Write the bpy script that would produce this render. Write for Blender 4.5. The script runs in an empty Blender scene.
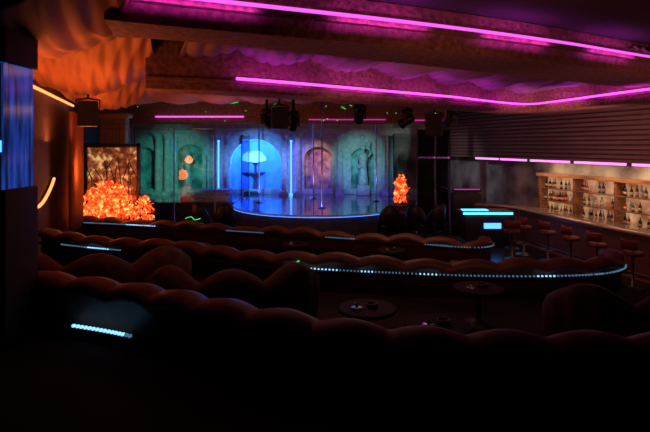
import bpy, math, random
from mathutils import Vector, Matrix
random.seed(7)
S=bpy.context.scene
COL=S.collection
pi=math.pi

# ---------------------------------------------------------------- materials
def new_mat(name):
    m=bpy.data.materials.new(name); m.use_nodes=True
    nt=m.node_tree; b=nt.nodes['Principled BSDF']
    return m,nt,b
def mat(name,col,rough=.6,metal=0,emit=None,es=0,c2=None,scale=5,bump=0,stretch=(1,1,1),spec=None,coat=0):
    m,nt,b=new_mat(name)
    b.inputs['Base Color'].default_value=(*col,1)
    b.inputs['Roughness'].default_value=rough
    b.inputs['Metallic'].default_value=metal
    if spec is not None: b.inputs['Specular IOR Level'].default_value=spec
    if coat: b.inputs['Coat Weight'].default_value=coat
    if emit:
        b.inputs['Emission Color'].default_value=(*emit,1)
        b.inputs['Emission Strength'].default_value=es
    tc=nt.nodes.new('ShaderNodeTexCoord'); mp=nt.nodes.new('ShaderNodeMapping')
    mp.inputs['Scale'].default_value=stretch
    nt.links.new(tc.outputs['Object'],mp.inputs['Vector'])
    n=nt.nodes.new('ShaderNodeTexNoise'); n.inputs['Scale'].default_value=scale; n.inputs['Detail'].default_value=4
    nt.links.new(mp.outputs[0],n.inputs['Vector'])
    r=nt.nodes.new('ShaderNodeValToRGB')
    r.color_ramp.elements[0].position=.35; r.color_ramp.elements[1].position=.65
    c2=c2 or tuple(c*.7 for c in col)
    r.color_ramp.elements[0].color=(*c2,1); r.color_ramp.elements[1].color=(*col,1)
    nt.links.new(n.outputs['Fac'],r.inputs['Fac'])
    nt.links.new(r.outputs[0],b.inputs['Base Color'])
    if bump:
        bp=nt.nodes.new('ShaderNodeBump'); bp.inputs['Strength'].default_value=bump; bp.inputs['Distance'].default_value=.03
        nt.links.new(n.outputs['Fac'],bp.inputs['Height']); nt.links.new(bp.outputs[0],b.inputs['Normal'])
    return m
def glow(name,col,s):
    m,nt,b=new_mat(name)
    b.inputs['Base Color'].default_value=(*[min(1,c) for c in col],1)
    b.inputs['Emission Color'].default_value=(*col,1); b.inputs['Emission Strength'].default_value=s
    return m
def glow_noise(name,ca,cb,s,scale=4,stretch=(1,1,1),lo=.4,hi=.62,mid=None):
    """emissive surface, glow colour mixed by noise"""
    m,nt,b=new_mat(name)
    tc=nt.nodes.new('ShaderNodeTexCoord'); mp=nt.nodes.new('ShaderNodeMapping'); mp.inputs['Scale'].default_value=stretch
    n=nt.nodes.new('ShaderNodeTexNoise'); n.inputs['Scale'].default_value=scale; n.inputs['Detail'].default_value=5
    r=nt.nodes.new('ShaderNodeValToRGB'); r.color_ramp.elements[0].position=lo; r.color_ramp.elements[1].position=hi
    r.color_ramp.elements[0].color=(*ca,1); r.color_ramp.elements[1].color=(*cb,1)
    if mid:
        e=r.color_ramp.elements.new((lo+hi)/2); e.color=(*mid,1)
    L=nt.links.new
    L(tc.outputs['Object'],mp.inputs['Vector']); L(mp.outputs[0],n.inputs['Vector']); L(n.outputs['Fac'],r.inputs['Fac'])
    L(r.outputs[0],b.inputs['Base Color']); L(r.outputs[0],b.inputs['Emission Color']); b.inputs['Emission Strength'].default_value=s
    return m
def clear_glass(name):
    m=bpy.data.materials.new(name); m.use_nodes=True; nt=m.node_tree; nt.nodes.clear()
    o=nt.nodes.new('ShaderNodeOutputMaterial'); mx=nt.nodes.new('ShaderNodeMixShader'); t=nt.nodes.new('ShaderNodeBsdfTransparent'); g=nt.nodes.new('ShaderNodeBsdfGlossy')
    t.inputs[0].default_value=(.9,.95,.94,1); g.inputs['Roughness'].default_value=.03; f=nt.nodes.new('ShaderNodeFresnel'); f.inputs[0].default_value=1.5
    L=nt.links.new; L(f.outputs[0],mx.inputs[0]); L(t.outputs[0],mx.inputs[1]); L(g.outputs[0],mx.inputs[2]); L(mx.outputs[0],o.inputs[0]); return m

M_wall=mat('wall_plaster_dark',(.10,.045,.03),.8,scale=3,bump=.3)
M_carpet=mat('carpet_dark',(.02,.009,.009),.95,scale=40,bump=.3)
M_floor=mat('dark_polished_floor',(.02,.018,.02),.25,scale=3)
M_ceil=mat('ceiling_dark',(.035,.02,.025),.9,scale=3)
M_drape=mat('drape_orange_fabric',(.50,.19,.08),.75,scale=2,c2=(.36,.12,.05),bump=.15,stretch=(1,.3,1))
M_swag=mat('drape_plum_fabric',(.24,.13,.17),.7,scale=2,bump=.15)
M_beam=mat('beam_rough_plaster',(.30,.13,.09),.8,scale=14,c2=(.15,.06,.045),bump=1.0)
M_rib=mat('ribbed_slats_wood',(.24,.15,.14),.55,scale=3,stretch=(.3,.3,6))
M_pad=mat('padded_leather_brown',(.14,.062,.042),.55,scale=8,bump=.25)
M_padbase=mat('partition_base_dark',(.022,.009,.008),.8,scale=6)
M_sofa=mat('sofa_velvet_brown',(.10,.046,.036),.75,scale=9,bump=.2)
M_red=mat('stool_leather_red',(.17,.02,.018),.6,scale=6)
M_black=mat('black_plastic',(.012,.012,.014),.45,scale=8)
M_tabletop=mat('table_dark_laminate',(.014,.009,.009),.7,scale=8,spec=.2)
M_chrome=mat('chrome_steel',(.8,.8,.82),.15,metal=1,scale=5)
M_dsteel=mat('stool_dark_steel',(.25,.25,.27),.35,metal=1,scale=5)
M_stone=mat('stage_plaster_white',(.68,.72,.76),.6,scale=6,c2=(.46,.5,.54),bump=.2)
M_stage=mat('stage_gloss_floor',(.12,.15,.26),.14,scale=2,coat=.6)
M_stageside=mat('stage_side_panel',(.10,.10,.14),.4,scale=5)
M_wood=mat('bar_wood',(.35,.17,.07),.35,scale=3,stretch=(1,1,8),c2=(.22,.1,.04),coat=.3)
M_bartop=mat('bar_top_granite',(.30,.22,.17),.2,scale=30,coat=.4)
M_mirror=glow_noise('pillar_painted_reflection',(.003,.012,.07),(.03,.12,.85),.5,scale=3,stretch=(7,7,.6),lo=.38,hi=.74)  # blue reflections in the pillar glass painted as striped emission
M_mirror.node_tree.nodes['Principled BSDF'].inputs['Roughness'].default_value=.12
M_pillar=mat('pillar_dark_brown',(.06,.025,.02),.6,scale=8)
M_mag=glow('led_magenta',(.85,.12,.80),1.2)
M_mag_hot=glow('led_pink_white',(1,.26,.85),1.6)
M_pink=glow('led_magenta_dim',(.8,.05,.5),.7)
M_cyan=glow('led_ice_white',(.25,.62,1),1.5)
M_cyan_dim=glow('led_ice_dim',(.13,.33,.55),.45)
M_blue=glow('led_blue',(.06,.25,1),3.2)
M_aqua=glow('led_aqua',(.08,.55,1),3)
M_orange=glow('led_amber',(1,.30,.09),2)
M_lase=glow('laser_green',(.05,1,.18),1.0)
M_flame=glow_noise('flame_petals_glow',(.4,.006,.003),(1,.50,.12),1.5,scale=7,lo=.36,hi=.66,mid=(1,.08,.012))
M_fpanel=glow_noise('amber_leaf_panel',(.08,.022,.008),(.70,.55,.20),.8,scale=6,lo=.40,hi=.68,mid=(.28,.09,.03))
M_mural_t=mat('mural_teal',(.5,.85,.8),.8,scale=2.6,c2=(.05,.15,.17),stretch=(1,1,.6))
M_mural_w=mat('mural_warm',(.95,.6,.42),.8,scale=3.2,c2=(.25,.11,.3))
M_mural_d=mat('mural_garden_dim',(.48,.50,.48),.85,scale=1.0,c2=(.06,.05,.08))
M_niche=mat('niche_blue_plaster',(.25,.4,.95),.6,scale=3,c2=(.16,.3,.9))
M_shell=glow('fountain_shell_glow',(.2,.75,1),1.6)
M_shelfglow=glow_noise('shelf_painted_glow',(.36,.13,.05),(.95,.60,.32),.5,scale=2.5,lo=.35,hi=.7)  # glow added to the back panel so the shelves look lit
M_bot=[mat('bottle_green',(.03,.16,.05),.12,coat=1),mat('bottle_amber',(.35,.12,.02),.12,coat=1),
       mat('bottle_clear',(.65,.68,.7),.08,coat=1),mat('bottle_dark',(.02,.02,.03),.1,coat=1),mat('bottle_red',(.5,.03,.02),.12,coat=1)]
M_label=mat('bottle_label',(.75,.68,.5),.7)
M_grille=mat('speaker_grille',(.03,.03,.035),.7,scale=60,bump=.6)
M_lens=glow('lamp_lens_dim',(.3,.4,.8),.06)
M_glass=mat('drinking_glass',(.5,.55,.6),.05,coat=1)
M_glass.node_tree.nodes['Principled BSDF'].inputs['Transmission Weight'].default_value=.9
M_clear=clear_glass('partition_clear_glass')

# ---------------------------------------------------------------- mesh builder
class MB:
    def __init__(s): s.v=[];s.f=[];s.m=[];s.mats=[];s.sm=[]
    def mi(s,m):
        if m not in s.mats: s.mats.append(m)
        return s.mats.index(m)
    def add(s,vs,fs,m,smooth=False,M=None):
        o=len(s.v)
        for p in vs:
            p=Vector(p)
            if M: p=M@p
            s.v.append(tuple(p))
        k=s.mi(m)
        for f in fs: s.f.append(tuple(i+o for i in f)); s.m.append(k); s.sm.append(smooth)
        return s
    def box(s,c,d,m,M=None,ch=0):
        x,y,z=c;a,b,h=d[0]/2,d[1]/2,d[2]/2
        if ch<=0:
            vs=[(x-a,y-b,z-h),(x+a,y-b,z-h),(x+a,y+b,z-h),(x-a,y+b,z-h),(x-a,y-b,z+h),(x+a,y-b,z+h),(x+a,y+b,z+h),(x-a,y+b,z+h)]
            fs=[(0,3,2,1),(4,5,6,7),(0,1,5,4),(1,2,6,5),(2,3,7,6),(3,0,4,7)]
            return s.add(vs,fs,m,False,M)
        import bmesh
        bm=bmesh.new(); bmesh.ops.create_cube(bm,size=1)
        for v in bm.verts: v.co=Vector((v.co.x*d[0],v.co.y*d[1],v.co.z*d[2]))
        bmesh.ops.bevel(bm,geom=list(bm.edges),offset=ch,segments=3,profile=.5,affect='EDGES')
        bm.verts.index_update()
        vs=[(v.co.x+x,v.co.y+y,v.co.z+z) for v in bm.verts]; fs=[tuple(v.index for v in f.verts) for f in bm.faces]
        bm.free(); return s.add(vs,fs,m,True,M)
    def lathe(s,c,prof,m,n=20,M=None,smooth=True):
        vs=[];fs=[]
        for r,z in prof:
            for i in range(n):
                a=2*pi*i/n; vs.append((c[0]+r*math.cos(a),c[1]+r*math.sin(a),c[2]+z))
        for j in range(len(prof)-1):
            for i in range(n):
                k=(i+1)%n; fs.append((j*n+i,j*n+k,(j+1)*n+k,(j+1)*n+i))
        fs.append(tuple(reversed(range(n)))); fs.append(tuple(range((len(prof)-1)*n,len(prof)*n)))
        return s.add(vs,fs,m,smooth,M)
    def tube(s,pts,r,m,n=8,M=None):
        pts=[Vector(p) for p in pts]; vs=[];fs=[]
        for j,p in enumerate(pts):
            t=(pts[min(j+1,len(pts)-1)]-pts[max(j-1,0)]).normalized()
            a=t.cross(Vector((0,0,1)));
            if a.length<1e-3: a=Vector((1,0,0))
            a.normalize(); b=t.cross(a)
            for i in range(n):
                q=2*pi*i/n; vs.append(tuple(p+a*r*math.cos(q)+b*r*math.sin(q)))
        for j in range(len(pts)-1):
            for i in range(n):
                k=(i+1)%n; fs.append((j*n+i,j*n+k,(j+1)*n+k,(j+1)*n+i))
        fs.append(tuple(reversed(range(n)))); fs.append(tuple(range((len(pts)-1)*n,len(pts)*n)))
        return s.add(vs,fs,m,True,M)
    def prism(s,poly,z0,z1,m,mtop=None):
        n=len(poly); vs=[(x,y,z0) for x,y in poly]+[(x,y,z1) for x,y in poly]
        s.add(vs,[tuple(reversed(range(n)))]+[(i,(i+1)%n,n+(i+1)%n,n+i) for i in range(n)],m)
        s.add([(x,y,z1) for x,y in poly],[tuple(range(n))],mtop or m)
        return s
    def build(s,name,parent=None,loc=None):
        me=bpy.data.meshes.new(name); me.from_pydata(s.v,[],s.f)
        for m in s.mats: me.materials.append(m)
        for p,k,sm in zip(me.polygons,s.m,s.sm): p.material_index=k; p.use_smooth=sm
        me.update(); o=bpy.data.objects.new(name,me); COL.objects.link(o)
        if parent: o.parent=parent
        if loc: o.location=loc
        return o

def cat(pts,step=.06):
    P=[Vector(p) for p in pts]; P=[P[0]*2-P[1]]+P+[P[-1]*2-P[-2]]
    out=[]
    for i in range(1,len(P)-2):
        a,b,c,d=P[i-1:i+3]; n=max(2,int((c-b).length/step))
        for k in range(n):
            t=k/n; out.append(.5*((2*b)+(c-a)*t+(2*a-5*b+4*c-d)*t*t+(3*b-a-3*c+d)*t**3))
    out.append(P[-2]); return out
def normals(pts):
    r=[]
    for j,p in enumerate(pts):
        t=(pts[min(j+1,len(pts)-1)]-pts[max(j-1,0)]).normalized(); r.append(Vector((-t.y,t.x)))
    return r
def arclen(pts):
    s=[0]
    for a,b in zip(pts,pts[1:]): s.append(s[-1]+(b-a).length)
    return s
def sweep(mb,pts,proffn,m,closed=True,smooth=True,cap=True):
    ns=normals(pts); ss=arclen(pts); vs=[];fs=[];k=None
    for p,n,q in zip(pts,ns,ss):
        pr=proffn(q); k=len(pr)
        for a,z in pr: vs.append((p.x+n.x*a,p.y+n.y*a,z))
    for j in range(len(pts)-1):
        for i in range(k if closed else k-1):
            l=(i+1)%k; fs.append((j*k+i,(j+1)*k+i,(j+1)*k+l,j*k+l))
    if cap and closed: fs.append(tuple(range(k))); fs.append(tuple(reversed(range((len(pts)-1)*k,len(pts)*k))))
    mb.add(vs,fs,m,smooth)

# ---------------------------------------------------------------- camera
cam=bpy.data.cameras.new('camera'); co=bpy.data.objects.new('camera',cam); COL.objects.link(co)
co.location=(0,0,3.0); co.rotation_euler=(pi/2,0,0)
cam.sensor_width=36; cam.lens=500/650*36; cam.shift_y=-71/650; cam.clip_end=100
S.camera=co
try:
    S.view_settings.view_transform='Standard'; S.view_settings.look='None'
except Exception: pass
w=bpy.data.worlds.new('world'); S.world=w; w.use_nodes=True
w.node_tree.nodes['Background'].inputs[0].default_value=(.004,.003,.005,1)

# ---------------------------------------------------------------- room shell
CZ=4.55
rp=[(-3.7,-3),(-3.7,4.4),(-5.05,8.3),(-6.85,13.6),(-9.9,23),(5.0,23),(5.1,22.2),(8.2,12.6),(13.2,-3)]
def wall(name,a,b,z0=0,z1=CZ,m=M_wall,t=.15):
    a=Vector(a);b=Vector(b);d=(b-a).normalized();n=Vector((-d.y,d.x))*t
    mb=MB(); mb.prism([tuple(a),tuple(b),tuple(b+n),tuple(a+n)],z0,z1,m); return mb.build(name)
wall('wall_left',rp[0],rp[1]); wall('wall_left_mid',rp[1],rp[2]); wall('wall_left_far',rp[2],rp[3]); wall('wall_left_stage',rp[3],rp[4])
wall('wall_back',rp[4],rp[5],m=M_mural_d); wall('wall_right_corner',rp[5],rp[6]); wall('wall_right_far',rp[6],rp[7],m=M_mural_d); wall('wall_right',rp[7],rp[8]); wall('wall_front',rp[8],rp[0])
MB().prism(list(reversed(rp)),-.12,0,M_carpet,M_floor).build('floor')
MB().prism(list(reversed(rp)),CZ,CZ+.12,M_ceil).build('ceiling')

# ---------------------------------------------------------------- seating tiers
def c2(l,step=.06): return cat([Vector(p) for p in l],step)
PA=c2([(-3.55,4.6),(-2.7,4.48),(-1.56,4.1),(-.58,3.5),(.155,3.2),(.95,3.05),(1.8,2.95),(2.9,2.9),(4.2,2.9)],.02)
PB=c2([(-5.1,9.1),(-4.04,8.6),(-2.5,8.05),(-.58,7.25),(1.03,6.88),(2.35,6.72),(3.55,6.8),(4.15,7.15),(4.35,7.7)],.025)
PC=c2([(-6.45,13.0),(-5.2,12.7),(-3.57,12.2),(-.56,11.15),(1.55,10.35),(2.75,9.85),(3.2,9.95),(3.3,10.35)],.025)
def tier(name,line,z,right):
    poly=[(p.x,p.y) for p in line[::10]]
    poly=poly+right
    mb=MB(); mb.prism(list(reversed(poly)) ,0.002,z,M_padbase,M_carpet); return mb.build(name)
tier('seating_tier_floor',PC,.5,[(3.5,9.2),(4.5,7.7),(4.7,5.5),(5.2,0),(5.2,-2.9),(-3.6,-2.9),(-3.6,4.4),(-4.95,8.3)])
tier('seating_tier_floor',PB,.95,[(4.6,5.5),(5.1,0),(5.1,-2.9),(-3.6,-2.9),(-3.6,4.45)])
tier('seating_tier_floor',PA,1.4,[(5.0,0),(5.0,-2.9),(-3.6,-2.9)])

def partition(line,zb,zt,amp,wl,ph,ledz,lit,ls=.03,lsz=.016):
    mb=MB(); t=.07
    def prof(s):
        z=zt+amp*(abs(math.sin(pi*s/wl+ph))*1.6-1)+amp*.5*math.sin(2.3*s+ph)
        return [(-t,zb),(t,zb),(t,z-.13),(t+.05,z-.1),(t+.065,z-.05),(t+.04,z+.0),(0,z+.03),(-t-.04,z),(-t-.065,z-.05),(-t-.05,z-.1),(-t,z-.13)]
    sweep(mb,line,prof,M_pad)
    def led(s):
        return [(-t-.075,ledz-.03),(-t+.01,ledz-.03),(-t+.01,ledz+.0),(-t-.075,ledz+.0)]
    sweep(mb,line,led,M_padbase,smooth=False)
    root=mb.build('banquette_partition')
    ns=normals(line); ss=arclen(line); lb=MB(); nxt=0
    for p,n,s in zip(line,ns,ss):
        if s<nxt: continue
        nxt=s+ls
        q=p+n*(-t-.055); px=q.x/q.y
        mt=None
        for a,b,mm in lit:
            if a<=px<=b: mt=mm
        if mt is None: continue
        ang=math.atan2(n.y,n.x)-pi/2
        lb.box((0,0,0),(lsz,lsz*1.3,lsz),mt,Matrix.Translation((q.x,q.y,ledz+lsz/2+.001))@Matrix.Rotation(ang,4,'Z'))
    if lb.v: lb.build('led_strip',root)
    return root
partition(PA,1.402,1.84,.03,.48,.4,1.48,[(-.51,-.40,M_cyan),(-.40,-.385,M_cyan_dim)],.03,.02)
partition(PB,.952,1.42,.04,.62,1.1,1.26,[(-.53,-.41,M_cyan_dim),(-.475,-.43,M_cyan),(-.335,-.30,M_cyan),(-.30,-.28,M_cyan_dim),(-.08,.03,M_cyan),(.03,.5,M_cyan_dim),(.07,.10,M_cyan),(.19,.23,M_cyan),(.42,.46,M_cyan),(.5,.7,M_cyan_dim)],.03,.018)
partition(PC,.502,1.10,.055,.75,.2,1.0,[(-.50,-.36,M_cyan_dim),(-.40,-.34,M_cyan),(-.2,-.12,M_cyan_dim),(.0,.06,M_cyan_dim),(.2,.34,M_cyan_dim)],.04,.022)

def sofa(cx,cy,z,rot,rad=.75,arc=150,top=.62,name='curved_sofa',sc=3):
    mb=MB(); n=60
    pts=[]
    for i in range(n+1):
        a=math.radians(270-arc/2+arc*i/n); pts.append(Vector((rad*math.cos(a)*1.25,rad*math.sin(a))))
    L=arclen(pts)[-1]
    def back(s):
        zt=top-.08+.16*abs(math.sin(pi*sc*s/L)); e=.02+.03*abs(math.sin(pi*sc*4*s/L))
        return [(-.09,0),(.09,0),(.09+e,zt*.55),(.08+e,zt-.08),(.04,zt),(-.04,zt),(-.1-e,zt-.08),(-.1-e,zt*.5)]
    sweep(mb,pts,back,M_sofa)
    def seat(s): return [(.10,.03),(.50,.03),(.52,.1),(.53,.30),(.50,.37),(.3,.39),(.1,.37)]
    sweep(mb,pts[2:-2],seat,M_sofa)
    o=mb.build(name); o.location=(cx,cy,z); o.rotation_euler=(0,0,rot); return o
sofa(-2.75,6.35,.955,.25,top=.74); sofa(-1.05,5.85,.955,.12,rad=.7,top=.68)
sofa(3.05,5.15,.955,.1,rad=.72,top=.68)
sofa(-3.2,10.2,.505,.15,top=.5); sofa(-.7,9.3,.505,.1,top=.5); sofa(1.4,8.7,.505,.1,top=.5)

def table(cx,cy,z,h=.5,r=.28):
    mb=MB()
    mb.lathe((0,0,0),[(.18,0),(.18,.02),(.05,.05),(.03,.08),(.03,h-.05),(.08,h-.03)],M_black,20)
    mb.lathe((0,0,0),[(r-.02,h-.03),(r,h-.02),(r,h),(r-.01,h+.008)],M_tabletop,28,smooth=False)
    mb.lathe((.05,.03,h+.009),[(.055,0),(.06,.03),(.05,.03),(.045,.012)],M_black,16)
    mb.lathe((-.1,-.05,h+.009),[(.05,0),(.055,.012),(.012,.012),(.02,.05),(.008,.055)],M_glass,14)
    o=mb.build('round_cocktail_table'); o.location=(cx,cy,z); return o
table(.4,4.75,.952); table(.98,4.3,.952,.5); table(1.75,5.7,.952,.42)
table(-.6,10.35,.502,.45); table(1.3,9.75,.502,.45); table(2.9,8.2,.502,.45)

# ---------------------------------------------------------------- left mirror pillar
PX=-2.74
mb=MB()
mb.box((PX-.04,4.1,2.05),(.60,.45,1.2),M_pillar,ch=.01)
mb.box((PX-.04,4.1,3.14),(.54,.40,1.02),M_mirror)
mb.box((PX-.04,4.1,4.08),(.60,.45,.86),M_pillar,ch=.01)
for x in (-.22,-.1,.06,.17,.25): mb.box((PX+x-.04,3.895,3.14),(.008,.012,1.0),M_pillar)
for x,z in ((.0,2.98),(.10,2.98),(.20,2.99),(-.1,2.98)): mb.box((PX+x,3.89,z),(.035,.02,.09),M_blue)
mb.box((PX+.10,3.89,2.66),(.16,.01,.014),M_aqua)
mb.build('mirrored_pillar')

# ---------------------------------------------------------------- ceiling drapes
def grid(name,fn,nu,nv,m,thick=.015):
    vs=[fn(i/nu,j/nv) for j in range(nv+1) for i in range(nu+1)]
    fs=[(j*(nu+1)+i,j*(nu+1)+i+1,(j+1)*(nu+1)+i+1,(j+1)*(nu+1)+i) for j in range(nv) for i in range(nu)]
    mb=MB(); mb.add(vs,fs,m,True); o=mb.build(name)
    md=o.modifiers.new('thick','SOLIDIFY'); md.thickness=thick
    return o
def L2(a,b,t): return (a[0]+(b[0]-a[0])*t,a[1]+(b[1]-a[1])*t)
def drape(u,v):
    if v<.43: l=L2((-3.6,4.0),(-4.9,8.2),v/.43)
    else: l=L2((-4.9,8.2),(-6.6,13.1),(v-.43)/.57)
    r=L2((-1.3,3.3),(-4.1,12.6),v); x,y=L2(l,r,u)
    k=v*2.5+.25; sw=abs(math.sin(pi*k))
    z=4.42-.40*sw*(.25+.75*math.sin(pi*min(1,u*.9+.08)))-.10*math.sin(pi*u)
    # gathered pleats that fan out between the gathering points
    z+=.035*abs(math.sin(u*22+5*sw))+.012*math.sin(u*70+v*26)
    z-=.12*(1-u)
    return (x,y,min(z,4.5))
grid('draped_ceiling_fabric',drape,200,160,M_drape)
def swag(u,v):
    l=L2((-1.2,4.9),(-4.0,12.2),v); r=L2((7.0,8.5),(5.0,15.5),v); x,y=L2(l,r,u)
    b=u*7+.35*math.sin(v*4); sw=abs(math.sin(pi*b))
    z=4.50-.17*sw*(.4+.6*math.sin(pi*v))-.045*abs(math.sin(pi*u*42+2.5*math.sin(v*6+b)))-.01*math.sin(v*60+u*40)
    return (x,y,z)
grid('draped_ceiling_fabric',swag,420,70,M_swag)
def swag2(u,v):
    x=-6.2+11*u; y=12.9+3.3*v
    return (x,y,4.44-.2*abs(math.sin(pi*u*9))*math.sin(pi*v)-.03*abs(math.sin(u*140)))
grid('draped_ceiling_fabric',swag2,300,30,M_drape)
def swag3(u,v):
    l=L2((5.2,11.8),(5.4,3),v); r=L2((8.2,11.8),(10.5,3),v); x,y=L2(l,r,u)
    return (x,y,4.46-.14*abs(math.sin(pi*v*6))-.03*abs(math.sin(v*60)))
grid('draped_ceiling_fabric',swag3,20,180,M_swag)

# ---------------------------------------------------------------- ceiling beams with cove strips
def loft(mb,near,far,zb,zt,m):
    n=len(near); vs=[]
    for a,b in zip(near,far): vs+= [(a.x,a.y,zt),(a.x,a.y,zb),(b.x,b.y,zb),(b.x,b.y,zt)]
    fs=[]
    for j in range(n-1):
        for i in range(4):
            l=(i+1)%4; fs.append((j*4+i,j*4+l,(j+1)*4+l,(j+1)*4+i))
    fs+=[(3,2,1,0),(n*4-4,n*4-3,n*4-2,n*4-1)]
    mb.add(vs,fs,m)
def samp(l,n):
    p=cat([Vector(q) for q in l],.1); s=arclen(p); T=s[-1]; out=[];j=0
    for i in range(n):
        t=T*i/(n-1)
        while j<len(s)-2 and s[j+1]<t: j+=1
        f=(t-s[j])/max(1e-6,s[j+1]-s[j]); out.append(p[j]+(p[j+1]-p[j])*f)
    return out
n1=samp([(-1.9,4.3),(-1.16,4.65),(1.07,5.6),(3.0,6.55),(5.0,7.7),(8.2,9.4)],60)
f1=samp([(-2.1,5.0),(-1.3,5.3),(1.25,6.75),(3.3,8.0),(6.2,9.7),(8.6,11.0)],60)
mb=MB(); loft(mb,n1,f1,4.08,4.54,M_beam); b1=mb.build('ceiling_beam')
ns=normals(n1)
mb=MB(); mb.tube([(p.x-n.x*.04,p.y-n.y*.04,4.34) for p,n in zip(n1,ns)][3:],.028,M_mag); mb.build('cove_strip',b1)
mb=MB(); sweep(mb,n1,lambda s:[(-.10,4.26),(.01,4.26),(.01,4.28),(-.08,4.28),(-.08,4.31),(-.10,4.31)],M_beam,smooth=False); mb.build('cove_lip',b1)

n2=samp([(-2.6,7.25),(-1.3,7.75),(1.04,9.4),(2.66,10.6),(4.2,12.0),(5.1,12.5),(5.45,11.6),(5.9,9.3),(6.5,7.6)],90)
nn=normals(n2)
f2=[p+n*.65 for p,n in zip(n2,nn)]
mb=MB(); loft(mb,n2,f2,3.82,4.54,M_beam); b2=mb.build('ceiling_beam')
mb=MB(); k=[(p.x-n.x*.03,p.y-n.y*.03,4.02) for p,n in zip(n2,nn)]
mb.tube(k[8:],.026,M_mag); mb.build('cove_strip',b2)
mb=MB(); sweep(mb,n2,lambda s:[(-.09,3.94),(.01,3.94),(.01,3.96),(-.075,3.96),(-.075,3.985),(-.09,3.985)],M_beam,smooth=False); mb.build('cove_lip',b2)

# proscenium beam
mb=MB(); mb.box((-1.6,17.3,4.14),(12.2,.6,.78),M_beam); b3=mb.build('ceiling_beam')
mb=MB(); mb.box((-4.25,16.95,3.96),(3.0,.04,.05),M_mag); mb.box((.75,16.95,3.86),(2.6,.04,.03),M_pink); mb.box((3.6,16.95,3.84),(1.6,.04,.03),M_pink); mb.build('cove_strip',b3)

# left wall amber cove and wavy neon
mb=MB(); mb.tube([(-4.85,8.0,4.02),(-5.1,8.75,4.02),(-6.55,13.0,4.02)],.03,M_orange); mb.build('wall_cove_light')
def wl(y): return -5.05-.34*(y-8.3)+.09
npts=[(wl(8.9),8.9,1.88),(wl(9.2),9.2,1.87),(wl(9.6),9.6,1.92),(wl(10.0),10.0,2.03),(wl(10.35),10.35,2.16),(wl(10.6),10.6,2.29)]
mb=MB(); mb.tube([tuple(p) for p in cat([Vector(q) for q in npts],.05)],.03,M_orange)
mb.tube([(p[0]-.05,p[1],p[2]-.04) for p in npts],.03,M_pillar); mb.build('wall_neon_light')
def cur(u,v):
    x,y=L2((-5.85,11.1),(-6.4,12.75),u)
    d=.05*math.sin(u*60)
    return (x+.2+d,y,1.0+2.75*v)
grid('pleated_wall_curtain',cur,120,6,M_drape)
mb=MB()
mb.box((-6.2,14.75,1.9),(.75,.3,3.8),M_rib,ch=.02)
for i in range(7): mb.box((-6.47+i*.09,14.57,1.95),(.04,.05,3.4),M_rib)
mb.box((-6.2,14.7,3.86),(.95,.4,.14),M_rib,ch=.02)
mb.build('fluted_pilaster')

# ---------------------------------------------------------------- artificial flame displays
def petals(mb,c,sx,sy,sz,n,size,m):
    for _ in range(n):
        while True:
            x,y,z=random.uniform(-1,1),random.uniform(-1,1),random.uniform(0,1)
            if x*x*.9+y*y+z*z<1.05: break
        M=Matrix.Translation((c[0]+x*sx,c[1]+y*sy,c[2]+z*sz))@Matrix.Rotation(random.uniform(0,2*pi),4,'Z')@Matrix.Rotation(random.uniform(-1.2,1.2),4,'X')@Matrix.Scale(size*random.uniform(.6,1.3),4)
        vs=[(0,0,-.2),(-.45,.1,.25),(0,-.12,.35),(.45,.1,.25),(-.3,.2,.8),(0,.05,.8),(.3,.2,.8),(.06,.3,1.2)]
        fs=[(0,2,1),(0,3,2),(1,2,5,4),(2,3,6,5),(4,5,7),(5,6,7)]
        mb.add(vs,fs,m,False,M)
mb=MB()
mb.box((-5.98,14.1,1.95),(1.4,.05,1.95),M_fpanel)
for x in (-6.72,-5.24): mb.box((x,14.05,1.6),(.08,.1,2.9),M_black)
mb.box((-5.98,14.05,3.0),(1.56,.1,.08),M_black)
for i in range(14):
    x=-6.6+i*.1; zz=1.9+random.uniform(0,.3)
    mb.tube([(x,13.98,1.6),(x+random.uniform(-.12,.12),13.97,zz),(x+random.uniform(-.25,.25),13.98,zz+random.uniform(.3,.7))],.012,M_black,5)
mb.box((-5.7,13.75,.47),(2.0,.44,.94),M_black,ch=.03)
petals(mb,(-5.98,13.72,.98),.76,.17,.98,900,.085,M_flame)
petals(mb,(-5.0,13.75,.92),.30,.17,.66,180,.075,M_flame)
mb.build('artificial_flame_display')
mb=MB()
mb.box((2.45,15.9,.55),(.6,.4,1.1),M_black,ch=.03)
petals(mb,(2.4,15.9,1.15),.24,.14,.95,150,.08,M_flame)
mb.build('artificial_flame_display')

# ---------------------------------------------------------------- stage
sp=[(-3.2,22.9),(-3.2,18.2)]
for i in range(0,25):
    a=pi+pi*i/24; sp.append((-.25+2.95*math.cos(a),18.0+3.0*math.sin(a)))
sp+=[(2.7,18.2),(2.7,22.9)]
mb=MB(); mb.prism(sp,0.0,.84,M_stageside); mb.prism([( -.25+(x+.25)*1.02,18+(y-18)*(1.02 if y<18 else 1)) for x,y in sp],.842,.9,M_stone,M_stage)
st=mb.build('stage')
mb=MB(); arc=[(-.25+3.03*math.cos(pi+pi*i/40),18.0+3.08*math.sin(pi+pi*i/40),.83) for i in range(3,38)]
mb.tube(arc,.006,M_blue); mb.build('edge_light',st)
wing=[(-8.25,18.35),(-3.3,18.35),(-3.3,22.9),(-9.75,22.9)]
MB().prism(wing,0,.84,M_stageside).prism(wing,.842,.9,M_stage).build('stage_wing')
wing=[(2.8,18.8),(4.7,18.8),(4.7,22.9),(2.8,22.9)]
MB().prism(wing,0,.84,M_stageside).prism(wing,.842,.9,M_stage).build('stage_wing')
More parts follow.
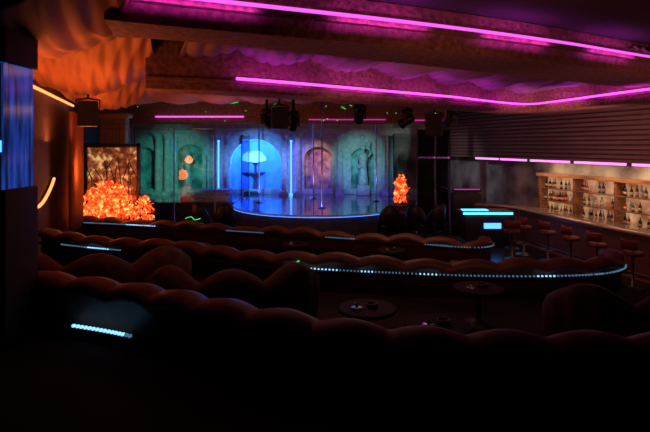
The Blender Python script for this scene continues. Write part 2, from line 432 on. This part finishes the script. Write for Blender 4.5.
def pole(x,y,z0=.9,z1=4.5,r=.025):
    mb=MB(); mb.lathe((x,y,z0),[(.14,0),(.14,.015),(.04,.04),(r,.06),(r,z1-z0-.04),(.08,z1-z0-.02),(.08,z1-z0)],M_chrome,16); mb.build('dance_pole')
pole(-.1,16.6); pole(-.45,19.6); pole(1.9,18.6); pole(-2.4,18.2,)

def screen(pts,z0,z1):
    mb=MB()
    for a,b in zip(pts,pts[1:]):
        a=Vector(a);b=Vector(b); d=b-a; n=Vector((-d.y,d.x)).normalized()*.006; e=d.normalized()*.04
        mb.prism([tuple(a+e-n),tuple(b-e-n),tuple(b-e+n),tuple(a+e+n)],z0+.06,z1-.05,M_clear)
        mb.tube([(a.x,a.y,z0+.04),(b.x,b.y,z0+.04)],.02,M_chrome); mb.tube([(a.x,a.y,z1-.04),(b.x,b.y,z1-.04)],.012,M_chrome)
    for p in pts: mb.lathe((p[0],p[1],z0),[(.05,0),(.05,.03),(.02,.04),(.02,z1-z0)],M_chrome,12)
    mb.build('glass_partition')
screen([(-6.05,15.9),(-4.8,15.9),(-3.5,15.9)],.002,3.55)
screen([(3.0,16.3),(3.75,16.9),(4.4,17.6)],.002,3.55)
screen([(-3.1,18.6),(-3.1,20.4)],.902,3.4)
screen([(2.6,18.9),(2.6,20.4)],.902,3.4)

# backdrop
YB=21.4
def arch_wall(mb,x0,x1,z0,z1,cx,r,sp_,y,t,m,n=24):
    pts=[(cx-r,z0)]+[(cx-r*math.cos(pi*i/n),sp_+r*math.sin(pi*i/n)) for i in range(n+1)]+[(cx+r,z0)]
    outer=[]
    for px,pz in pts:
        if pz<=z0+1e-6: outer.append((x0 if px<cx else x1,z0)); continue
        dx,dz=px-cx,pz-sp_
        if dz<=1e-6: outer.append((x0 if dx<0 else x1,sp_)); continue
        s=(z1-sp_)/dz; sx=((x1-cx) if dx>0 else (cx-x0))/abs(dx) if abs(dx)>1e-6 else 1e9
        k=min(s,sx); outer.append((cx+dx*k,sp_+dz*k))
    for yy,flip in ((y,0),(y+t,1)):
        vs=[(a,yy,b) for a,b in pts]+[(a,yy,b) for a,b in outer]; N=len(pts)
        mb.add(vs,[(i,i+1,N+i+1,N+i) for i in range(N-1)],m)
    for sx in (x0,x1):
        ii=[i for i in range(len(outer)-1) if (abs(outer[i][0]-sx)<1e-6)!=(abs(outer[i+1][0]-sx)<1e-6) and outer[i][1]>=sp_]
        for i in ii: mb.add([(outer[i][0],y,outer[i][1]),(outer[i+1][0],y,outer[i+1][1]),(sx,y,z1)],[(0,1,2)],m)
    N=len(pts); mb.add([(a,y,b) for a,b in pts]+[(a,y+t,b) for a,b in pts],[(i,i+1,N+i+1,N+i) for i in range(N-1)],m)
def arch_trim(mb,cx,r,sp_,y,m,w=.06,n=24):
    mb.tube([(cx-r*math.cos(pi*i/n),y,sp_+r*math.sin(pi*i/n)) for i in range(n+1)],w,m,10)
def column(mb,x,y,z0,h,r,m):
    mb.box((x,y,z0+.06),(r*3.2,r*3.2,.12),m)
    pr=[(r*1.5,.12),(r*1.5,.17),(r*1.15,.22),(r,.27),(r*1.03,h*.4),(r*.85,h-.35),(r*1.05,h-.32),(r*.9,h-.28),(r*1.5,h-.14),(r*1.6,h-.1)]
    vs=[];fs=[];n=32
    for j,(q,z) in enumerate(pr):
        for i in range(n):
            a=2*pi*i/n; k=q*(1-.07*(i%2)) if 3<=j<=5 else q
            vs.append((x+k*math.cos(a),y+k*math.sin(a),z0+z))
    for j in range(len(pr)-1):
        for i in range(n): l=(i+1)%n; fs.append((j*n+i,j*n+l,(j+1)*n+l,(j+1)*n+i))
    mb.add(vs,fs,m,False); mb.box((x,y,z0+h-.05),(r*3.4,r*3.4,.1),m)
bd=MB(); CX=-2.95
arch_wall(bd,-4.3,-1.6,.9,4.0,CX,1.12,2.15,YB,.3,M_stone)
arch_trim(bd,CX,1.16,2.15,YB-.02,M_stone,.07); arch_trim(bd,CX,1.34,2.15,YB-.02,M_stone,.035)
arch_wall(bd,-6.9,-4.3,.9,4.0,-5.75,.72,2.3,YB,.25,M_stone)
arch_trim(bd,-5.75,.76,2.3,YB-.02,M_stone,.05)
arch_wall(bd,-9.0,-6.9,.9,4.0,-7.75,.6,2.3,YB,.25,M_stone)
arch_trim(bd,-7.75,.64,2.3,YB-.02,M_stone,.05)
arch_wall(bd,-1.6,.75,.9,4.0,-.3,.62,2.3,YB,.25,M_stone)
arch_trim(bd,-.3,.66,2.3,YB-.02,M_stone,.05)
arch_wall(bd,.75,2.9,.9,4.0,1.6,.55,2.3,YB,.25,M_stone)
arch_trim(bd,1.6,.59,2.3,YB-.02,M_stone,.05)
arch_wall(bd,2.9,4.9,.9,4.0,3.7,.6,2.3,YB,.25,M_mural_d)
bd.box((-2.1,YB-.12,3.55),(13.6,.14,.12),M_stone); bd.box((-2.1,YB-.18,3.68),(13.6,.26,.08),M_stone)
for i in range(60): bd.box((-8.8+i*.228,YB-.16,3.61),(.09,.1,.06),M_stone)
bd.box((-2.1,YB-.08,1.02),(13.6,.1,.22),M_stone)
for x in (-6.35,-5.15,-4.45,-1.45,-.95,.35,1.05,2.15):
    bd.box((x,YB-.05,2.2),(.14,.08,2.2),M_stone); bd.box((x,YB-.07,3.3),(.22,.12,.1),M_stone)
for x in (-5.75,-2.95,-.3,1.6): bd.lathe((0,0,0),[(.12,0),(.1,.05),(.05,.08)],M_stone,12,Matrix.Translation((x,YB,3.32 if x!=-2.95 else 3.42))@Matrix.Rotation(pi/2,4,'X'))
back=bd.build('stage_backdrop_arcade')
mb=MB(); arch_trim(mb,CX,1.09,2.15,YB+.06,M_blue,.018); mb.build('arch_light_rope',back)
for x in (-4.72,-4.18,-1.72,-1.12,-7.0,-6.62,.62,2.5):
    m=MB(); column(m,x,YB-.45,.902,2.62,.12,M_stone); m.build('column')
def panel(x0,x1,m,y=21.85): 
    mb=MB(); mb.box(((x0+x1)/2,y,2.15),(x1-x0,.04,2.5),m)
    for x in (x0,x1): mb.box((x,y-.03,2.15),(.05,.05,2.5),M_stone)
    mb.box(((x0+x1)/2,y-.03,3.42),(x1-x0,.05,.06),M_stone)
    return mb.build('painted_mural_panel')
panel(-6.6,-4.9,M_mural_t); panel(-8.5,-7.1,M_mural_t); panel(-1.1,.45,M_mural_w); panel(.95,2.3,M_mural_t); panel(3.0,4.4,M_mural_d)
mb=MB(); n=20; vs=[]
for j in range(2):
    for i in range(n+1):
        a=pi*i/n; vs.append((CX-1.2*math.cos(a),YB+.32+1.1*math.sin(a),.91+j*2.9))
mb.add(vs,[(i,i+1,n+2+i,n+1+i) for i in range(n)],M_niche,True)
mb.build('stage_niche')
mb=MB(); fx,fy=CX-.05,21.6
mb.lathe((fx,fy,.9),[(.42,0),(.42,.1),(.25,.16),(.12,.25),(.09,.6),(.14,.7),(.4,.85),(.45,.92),(.38,.93),(.1,.86),(.06,.95),(.05,1.2),(.16,1.35)],M_stageside,24)
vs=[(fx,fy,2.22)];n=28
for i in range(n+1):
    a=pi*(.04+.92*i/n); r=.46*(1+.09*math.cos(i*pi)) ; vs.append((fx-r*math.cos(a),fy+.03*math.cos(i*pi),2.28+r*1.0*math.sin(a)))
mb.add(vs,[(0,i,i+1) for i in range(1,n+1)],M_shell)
mb.build('shell_fountain')
for x in (-4.45,-1.42):
    m=MB(); m.lathe((x,YB-.5,.902),[(.07,0),(.07,.06),(.035,.08),(.035,2.2),(.05,2.22),(.05,2.3)],M_blue,14); m.build('blue_light_tube')
def statue(x,y,z,s=1):
    mb=MB()
    mb.box((x,y,z+.2*s),(.5*s,.45*s,.4*s),M_stone,ch=.03)
    mb.lathe((x,y,z+.4*s),[(.2*s,0),(.19*s,.2*s),(.15*s,.55*s),(.13*s,.8*s),(.17*s,1.0*s),(.19*s,1.15*s),(.13*s,1.25*s),(.055*s,1.29*s),(.05*s,1.35*s),(.085*s,1.41*s),(.095*s,1.49*s),(.08*s,1.57*s),(.02*s,1.61*s)],M_stone,20)
    mb.tube([(x-.19*s,y,z+1.52*s),(x-.27*s,y-.05,z+1.3*s),(x-.2*s,y-.14*s,z+1.1*s),(x-.02*s,y-.2*s,z+1.14*s)],.045*s,M_stone)
    mb.tube([(x+.19*s,y,z+1.52*s),(x+.3*s,y-.02,z+1.7*s),(x+.24*s,y-.04*s,z+1.95*s)],.042*s,M_stone)
    mb.lathe((x+.23*s,y-.04*s,z+1.93*s),[(.05*s,0),(.09*s,.08*s),(.1*s,.14*s),(.07*s,.2*s)],M_stone,14)
    mb.build('robed_statue')
statue(1.6,20.95,.902,1.05); statue(-5.75,20.95,.902,.9)
mb=MB()
for i in range(3): mb.box((-4.5,19.0+i*.35,.982+i*.1),(1.8-.1*i,.7,.16),M_stone)
mb.build('stage_steps')

def chair(x,y,z,rot,m=M_black,s=1.0):
    mb=MB(); mb.box((0,0,.42),(.5,.5,.12),m,ch=.04)
    pts=[Vector((.27*math.cos(a),.27*math.sin(a))) for a in [math.radians(180+180*i/20) for i in range(21)]]
    sweep(mb,pts,lambda q:[(-.03,.3),(.03,.3),(.04,.6+.36*math.sin(pi*q/.85)**1),(0,.66+.36*math.sin(pi*q/.85)),(-.04,.6+.36*math.sin(pi*q/.85))],m)
    for a in (-.2,.2):
        for b in (-.2,.2): mb.box((a,b,.18),(.04,.04,.36),M_black)
    o=mb.build('lounge_chair'); o.location=(x,y,z); o.rotation_euler=(0,0,rot); o.scale=(s,s,s); return o
MB().prism([(-4.3,13.6),(-4.3,15.4),(-3.3,15.0),(-2,14.4),(0,14.3),(1.6,14.4),(3.0,15.1),(3.9,14.6),(3.9,13.4),(0,12.7)][::-1],0.002,.34,M_padbase,M_carpet).build('ringside_platform')
for x,y,r in ((-2.85,14.2,.3),(-3.6,14.5,-.4),(1.75,13.9,.2),(2.55,14.0,-.4),(3.15,14.3,.5)):
    chair(x,y,.342,r,s=1.0)
table(2.1,14.55,.342,.7,.3)

# ---------------------------------------------------------------- hanging speakers / lights
def speaker(x,y,z,rz,s=.5,top=4.2):
    mb=MB(); mb.box((0,0,0),(s*.8,s*.7,s*1.1),M_black,ch=.03); mb.box((0,-.36*s,0),(s*.7,.02,s),M_grille)
    for zz,r in ((-.22,.26),(.28,.13)): mb.lathe((0,0,0),[(s*r,0),(s*r,.02),(s*r*.85,.02),(s*r*.3,.0)],M_grille,20,Matrix.Translation((0,-.37*s,zz*s))@Matrix.Rotation(pi/2,4,'X'))
    mb.tube([(-.45*s,0,0),(-.47*s,0,.6*s),(0,0,.68*s),(.47*s,0,.6*s),(.45*s,0,0)],.02,M_black); mb.tube([(0,0,.66*s),(0,0,top-z)],.022,M_black)
    o=mb.build('hanging_speaker'); o.location=(x,y,z); o.rotation_euler=(0,0,rz)
speaker(-4.55,9.6,3.60,.4,.44,4.25); speaker(2.75,12.6,3.5,-.3,.5); speaker(-1.15,12.6,3.68,.2,.5)
def mover(x,y,z,rx,rz):
    mb=MB(); mb.lathe((0,0,0),[(.14,-.05),(.15,0),(.15,.08),(.05,.1),(.04,4.2-z-.2)],M_black,18,Matrix.Translation((0,0,.22)))
    for a in (-.15,.15): mb.box((a,0,.08),(.035,.1,.36),M_black,ch=.01)
    R=Matrix.Rotation(rx,4,'X')
    mb.lathe((0,0,0),[(.08,-.2),(.12,-.16),(.12,.1),(.14,.18),(.13,.22)],M_black,20,R); mb.lathe((0,0,0),[(.11,.221),(.10,.225)],M_lens,20,R)
    o=mb.build('moving_head_stage_light'); o.location=(x,y,z); o.rotation_euler=(0,0,rz)
mover(-.85,13.4,3.6,4.0,.3); mover(-1.55,13.3,3.65,4.1,-.4); mover(.95,13.6,3.8,4.0,.2); mover(2.2,13.4,3.65,4.2,1.0); mover(3.6,14.2,3.75,4.0,.6)

# ---------------------------------------------------------------- bar
wd=(Vector((8.2,12.6))-Vector((5.1,22.2))).normalized()
wn=Vector((wd.y,-wd.x))
if wn.x>0: wn=-wn
def RW(s,off): return Vector((5.1,22.2))+wd*s+wn*off
ang=math.atan2(wd.y,wd.x)
def wbox(mb,s0,s1,o0,o1,z0,z1,m,ch=0):
    p=RW((s0+s1)/2,(o0+o1)/2); mb.box((0,0,0),(s1-s0,abs(o1-o0),z1-z0),m,Matrix.Translation((p.x,p.y,(z0+z1)/2))@Matrix.Rotation(ang,4,'Z'),ch)
mb=MB(); SB=6.6; bay=1.4; nb=6; SE=SB+bay*nb
wbox(mb,SB,SE,.03,.06,.9,2.05,M_shelfglow)
wbox(mb,SB,SE,.03,.55,0.002,.86,M_wood)
wbox(mb,SB,SE,.03,.58,.86,.90,M_bartop)
for z in (1.26,1.64): wbox(mb,SB,SE,.06,.34,z,z+.03,M_wood)
wbox(mb,SB-.1,SE+.1,.03,.42,2.03,2.12,M_wood)
for i in range(nb+1): s=SB+i*bay; wbox(mb,s-.04,s+.04,.06,.38,.9,2.03,M_wood)
mb.build('back_bar_shelving')
bt=MB()
def bottle(x,y,z,h,r,m):
    bt.lathe((x,y,z),[(r*.9,0),(r,.01),(r,h*.58),(r*.8,h*.68),(r*.32,h*.76),(r*.3,h*.96),(r*.36,h*.965),(r*.36,h)],m,10)
    bt.lathe((x,y,z+h*.18),[(r*1.03,0),(r*1.03,h*.26)],M_label,10)
for z in (.902,1.292,1.672):
    s=SB+.15
    while s<SE-.1:
        if min(abs(s-(SB+i*bay)) for i in range(nb+1))>.1 and random.random()<.88:
            p=RW(s,.22+random.uniform(-.05,.05)); bottle(p.x,p.y,z,random.uniform(.24,.32),random.uniform(.034,.05),random.choice(M_bot))
        s+=random.uniform(.10,.16)
bt.build('liquor_bottles')
mb=MB()
wbox(mb,1.1,17,.03,.75,2.62,4.5,M_wall)
for i in range(15):
    z=2.66+i*.122; wbox(mb,1.1,17,.75,.83,z,z+.07,M_rib)
wbox(mb,1.1,17,.03,.85,2.56,2.62,M_rib)
mb.build('ribbed_bar_valance')
mb=MB()
for a,b in ((3.9,5.15),(5.3,6.55),(6.75,8.3),(8.5,10.1),(10.3,12)):
    wbox(mb,a,b,.80,.86,2.49,2.55,M_mag_hot)
    wbox(mb,a-.03,a,.78,.88,2.48,2.56,M_black)
wbox(mb,3.8,12.1,.78,.80,2.48,2.56,M_black); mb.build('valance_light_strip')
cp=c2([(4.9,16.4),(5.5,16.1),(6.0,15.3),(6.35,13.6),(6.75,11.8),(7.3,10.0),(7.9,8.4),(8.6,6.6)],.1)
mb=MB()
sweep(mb,cp,lambda s:[(0,0.002),(.5,0.002),(.5,1.02),(0,1.02)],M_wood,smooth=False)
sweep(mb,cp,lambda s:[(-.16,1.022),(.56,1.022),(.57,1.05),(.56,1.08),(-.16,1.08),(-.18,1.05)],M_bartop)
sweep(mb,cp,lambda s:[(-.03,.12),(-.001,.12),(-.001,.95),(-.03,.95)],M_pad,smooth=False)
nn3=normals(cp); mb.tube([(p.x-n.x*.22,p.y-n.y*.22,.2) for p,n in zip(cp,nn3)],.025,M_dsteel)
bc=mb.build('bar_counter')
mb=MB(); ax=4.78; ay=14.98
mb.box((ax,ay,.5),(1.3,.5,.98),M_black,ch=.02)
mb.box((ax,ay,1.03),(1.5,.65,.05),M_bartop)
mb.box((ax,ay-.33,.99),(1.45,.03,.06),M_aqua); mb.box((ax-.3,ay,1.062),(.75,.3,.01),M_aqua)
mb.box((ax+.15,ay-.27,.62),(.5,.02,.16),M_blue)
mb.build('illuminated_service_counter')
mb=MB(); mb.box((5.0,17.6,1.44),(.9,.04,.03),M_pink); mb.box((5.0,17.63,1.41),(1.0,.04,.14),M_black); mb.box((5.0,17.8,.65),(1.0,.4,1.3),M_black,ch=.02); mb.build('lit_side_cabinet')

def stool(x,y,rot):
    mb=MB()
    mb.lathe((0,0,0.002),[(.22,0),(.22,.015),(.06,.04),(.03,.06),(.03,.68),(.09,.70)],M_dsteel,20)
    mb.lathe((0,0,.70),[(.17,0),(.2,.02),(.205,.06),(.18,.09),(.05,.1)],M_red,24)
    pts=[Vector((.2*math.cos(a),.2*math.sin(a))) for a in [math.radians(205+130*i/14) for i in range(15)]]
    sweep(mb,pts,lambda s:[(-.02,.84),(.02,.84),(.028,1.0),(.015,1.04),(-.015,1.04),(-.028,1.0)],M_red)
    for a in (225,315): mb.tube([(.15*math.cos(math.radians(a)),.15*math.sin(math.radians(a)),.74),(.21*math.cos(math.radians(a)),.21*math.sin(math.radians(a)),.9)],.012,M_dsteel)
    mb.tube([(.17*math.cos(2*pi*i/20),.17*math.sin(2*pi*i/20),.3) for i in range(21)],.01,M_dsteel)
    mb.tube([(-.17,0,.3),(.17,0,.3)],.008,M_dsteel)
    o=mb.build('bar_stool'); o.location=(x,y,0); o.rotation_euler=(0,0,rot)
for x,y,r in ((5.45,13.7,-1.1),(5.75,12.9,-1.3),(5.95,12.1,-1.5),(6.15,11.3,-1.2),(6.4,10.4,-1.3),(6.75,9.5,-1.2),(4.9,13.1,-.3)):
    stool(x,y,r)

def squig(pts,r=.008): 
    mb=MB(); mb.tube([tuple(p) for p in cat([Vector(q) for q in pts],.02)],r,M_lase,6); mb.build('laser_trace')
squig([(-3.35,12.0,1.24),(-3.2,11.96,1.28),(-3.1,11.9,1.22),(-2.95,11.85,1.26)])
squig([(-.42,7.0,1.30),(-.40,7.0,1.36),(-.36,6.99,1.38)])
squig([(-1.65,16.96,4.2),(-1.75,16.96,4.3),(-1.68,16.96,4.4)])
squig([(-3.3,16.97,4.45),(-3.15,16.97,4.42),(-2.95,16.97,4.46)],.012)
squig([(.55,16.97,4.30),(.7,16.97,4.22)],.01)
random.seed(3)
mb=MB()
for _ in range(16):
    x=random.uniform(-6.5,3.8); mb.box((x,16.985,random.uniform(3.8,4.4)),(.03,.006,.025),M_lase)
mb.build('laser_dots')

# ---------------------------------------------------------------- lights
def area(name,loc,rot,size,col,e,sy=None):
    l=bpy.data.lights.new(name,'AREA'); l.energy=e; l.color=col; l.size=size
    if sy: l.shape='RECTANGLE'; l.size_y=sy
    o=bpy.data.objects.new(name,l); o.location=loc; o.rotation_euler=rot; COL.objects.link(o); return o
def look(o,t):
    o.rotation_euler=(Vector(t)-o.location).to_track_quat('-Z','Y').to_euler()
def spot(name,loc,tgt,col,e,ang=40,blend=.5,r=.05):
    l=bpy.data.lights.new(name,'SPOT'); l.energy=e; l.color=col; l.spot_size=math.radians(ang); l.spot_blend=blend; l.shadow_soft_size=r
    o=bpy.data.objects.new(name,l); o.location=loc; COL.objects.link(o); look(o,tgt); return o
def point(name,loc,col,e,r=.1):
    l=bpy.data.lights.new(name,'POINT'); l.energy=e; l.color=col; l.shadow_soft_size=r
    o=bpy.data.objects.new(name,l); o.location=loc; COL.objects.link(o); return o
o=area('amber_uplight',(-4.3,7.0,2.9),(0,0,0),.5,(1,.25,.06),58,2.5); look(o,(-3.9,7.2,4.4))
o=area('amber_uplight',(-3.0,5.0,2.9),(0,0,0),.4,(1,.26,.07),18,1); look(o,(-2.8,5.5,4.4))
o=area('amber_uplight',(-5.2,10.4,3.1),(0,0,0),.4,(1,.26,.07),15,1); look(o,(-5.3,10.4,4.4))
point('amber_wall_lamp',(-5.5,11.6,2.4),(1,.25,.06),18,.15)
for i in (4,14,24,34,44,54):
    p=n1[i]; n=ns[i]; o=area('cove_wash',(p.x-n.x*.16,p.y-n.y*.16,4.24),(0,0,0),1.1,(.75,.05,.95),3.2,.05)
    a=math.atan2(-n.x,n.y); o.rotation_euler=(Matrix.Rotation(a,3,'Z')@Matrix.Rotation(pi-.5,3,'X')).to_euler()
for i in (12,22,32,42,52,66,76):
    p=n2[i]; n=nn[i]; o=area('cove_wash',(p.x-n.x*.22,p.y-n.y*.22,3.92),(0,0,0),1.3,(.75,.05,.95),4.2,.05)
    a=math.atan2(-n.x,n.y); o.rotation_euler=(Matrix.Rotation(a,3,'Z')@Matrix.Rotation(pi-.3,3,'X')).to_euler()
# stage
o=area('niche_blue_light',(CX,21.75,3.2),(0,0,0),1.4,(.02,.14,1),210,.25); look(o,(CX,22.5,1.8))
spot('stage_blue_spot',(-.5,12.8,3.3),(-2.0,17.3,.9),(.02,.08,1),3600,24,.8)
spot('stage_blue_spot',(-.5,12.8,3.3),(.6,18.6,.9),(.05,.10,1),900,40,.8)
spot('stage_blue_spot',(-2.0,13.0,3.3),(-2.9,21.4,2.2),(.08,.36,1),2800,22,.7)
spot('stage_teal_spot',(-3.9,14.6,3.3),(-6.4,21.4,1.9),(.10,.80,.60),1000,34,.9)
spot('stage_white_spot',(-3.4,14.6,3.3),(-4.6,21.4,2.2),(.45,.75,1),330,16,.9)
spot('stage_teal_spot',(.6,14.0,3.3),(1.5,21.4,2.2),(.22,.85,.75),850,24,.9)
spot('stage_warm_spot',(-.3,18.2,3.6),(-.3,21.8,2.3),(1,.45,.35),260,28,.9)
spot('stage_blue_spot',(-1.2,18.4,3.6),(-1.0,21.4,2.0),(.25,.28,1),300,46,.9)
spot('stage_side_spot',(3.3,14.6,3.3),(3.8,21.6,2.3),(.45,.75,.6),320,36,.9)
spot('mural_spot',(2.2,15.5,3.5),(5.6,19.8,1.8),(.6,.6,.7),260,44,.9)
# warm ambient fill: area lights added in place of world light, no fixtures
o=area('house_fill',(1.0,10.0,3.7),(0,0,0),1.5,(1,.42,.24),22)
o=area('house_fill',(-.8,6.3,3.95),(0,0,0),1.0,(1,.42,.24),5)
o=area('beam_fill',(1.8,4.2,3.0),(0,0,0),1.5,(1,.33,.2),13,.4); look(o,(2.6,7.0,4.2))  # unseen fill areas added to brighten beams and ceiling
o=area('beam_fill',(5.2,6.2,3.0),(0,0,0),1.5,(1,.33,.25),10,.4); look(o,(5.6,8.8,4.2))
o=area('beam_fill',(1.0,8.0,3.2),(0,0,0),2.5,(1,.33,.25),10,.4); look(o,(1.8,10.6,4.2))
o=area('beam_fill',(-2.6,13.6,3.1),(0,0,0),2.5,(1,.4,.25),12,.4); look(o,(-2.6,15.2,4.4))
o=area('valance_wash',(5.0,11.0,3.2),(0,0,0),2.5,(1,.40,.36),28,.3); look(o,(7.3,13.5,3.3))
for s in (7.4,9.6,11.8):
    p=RW(s,.65); o=area('bar_shelf_downlight',(p.x,p.y,2.42),(0,0,0),1.6,(1,.56,.28),15,.2); o.rotation_euler=(.5,0,ang)
for s in (7,10): 
    p=RW(s,1.9); spot('bar_counter_fill',(p.x,p.y,3.9),(p.x,p.y,1),(1,.5,.35),60,50)  # warm fill spots added over the counter, no fixture
point('flame_lamp',(-5.3,13.2,1.9),(1,.2,.04),22,.2)
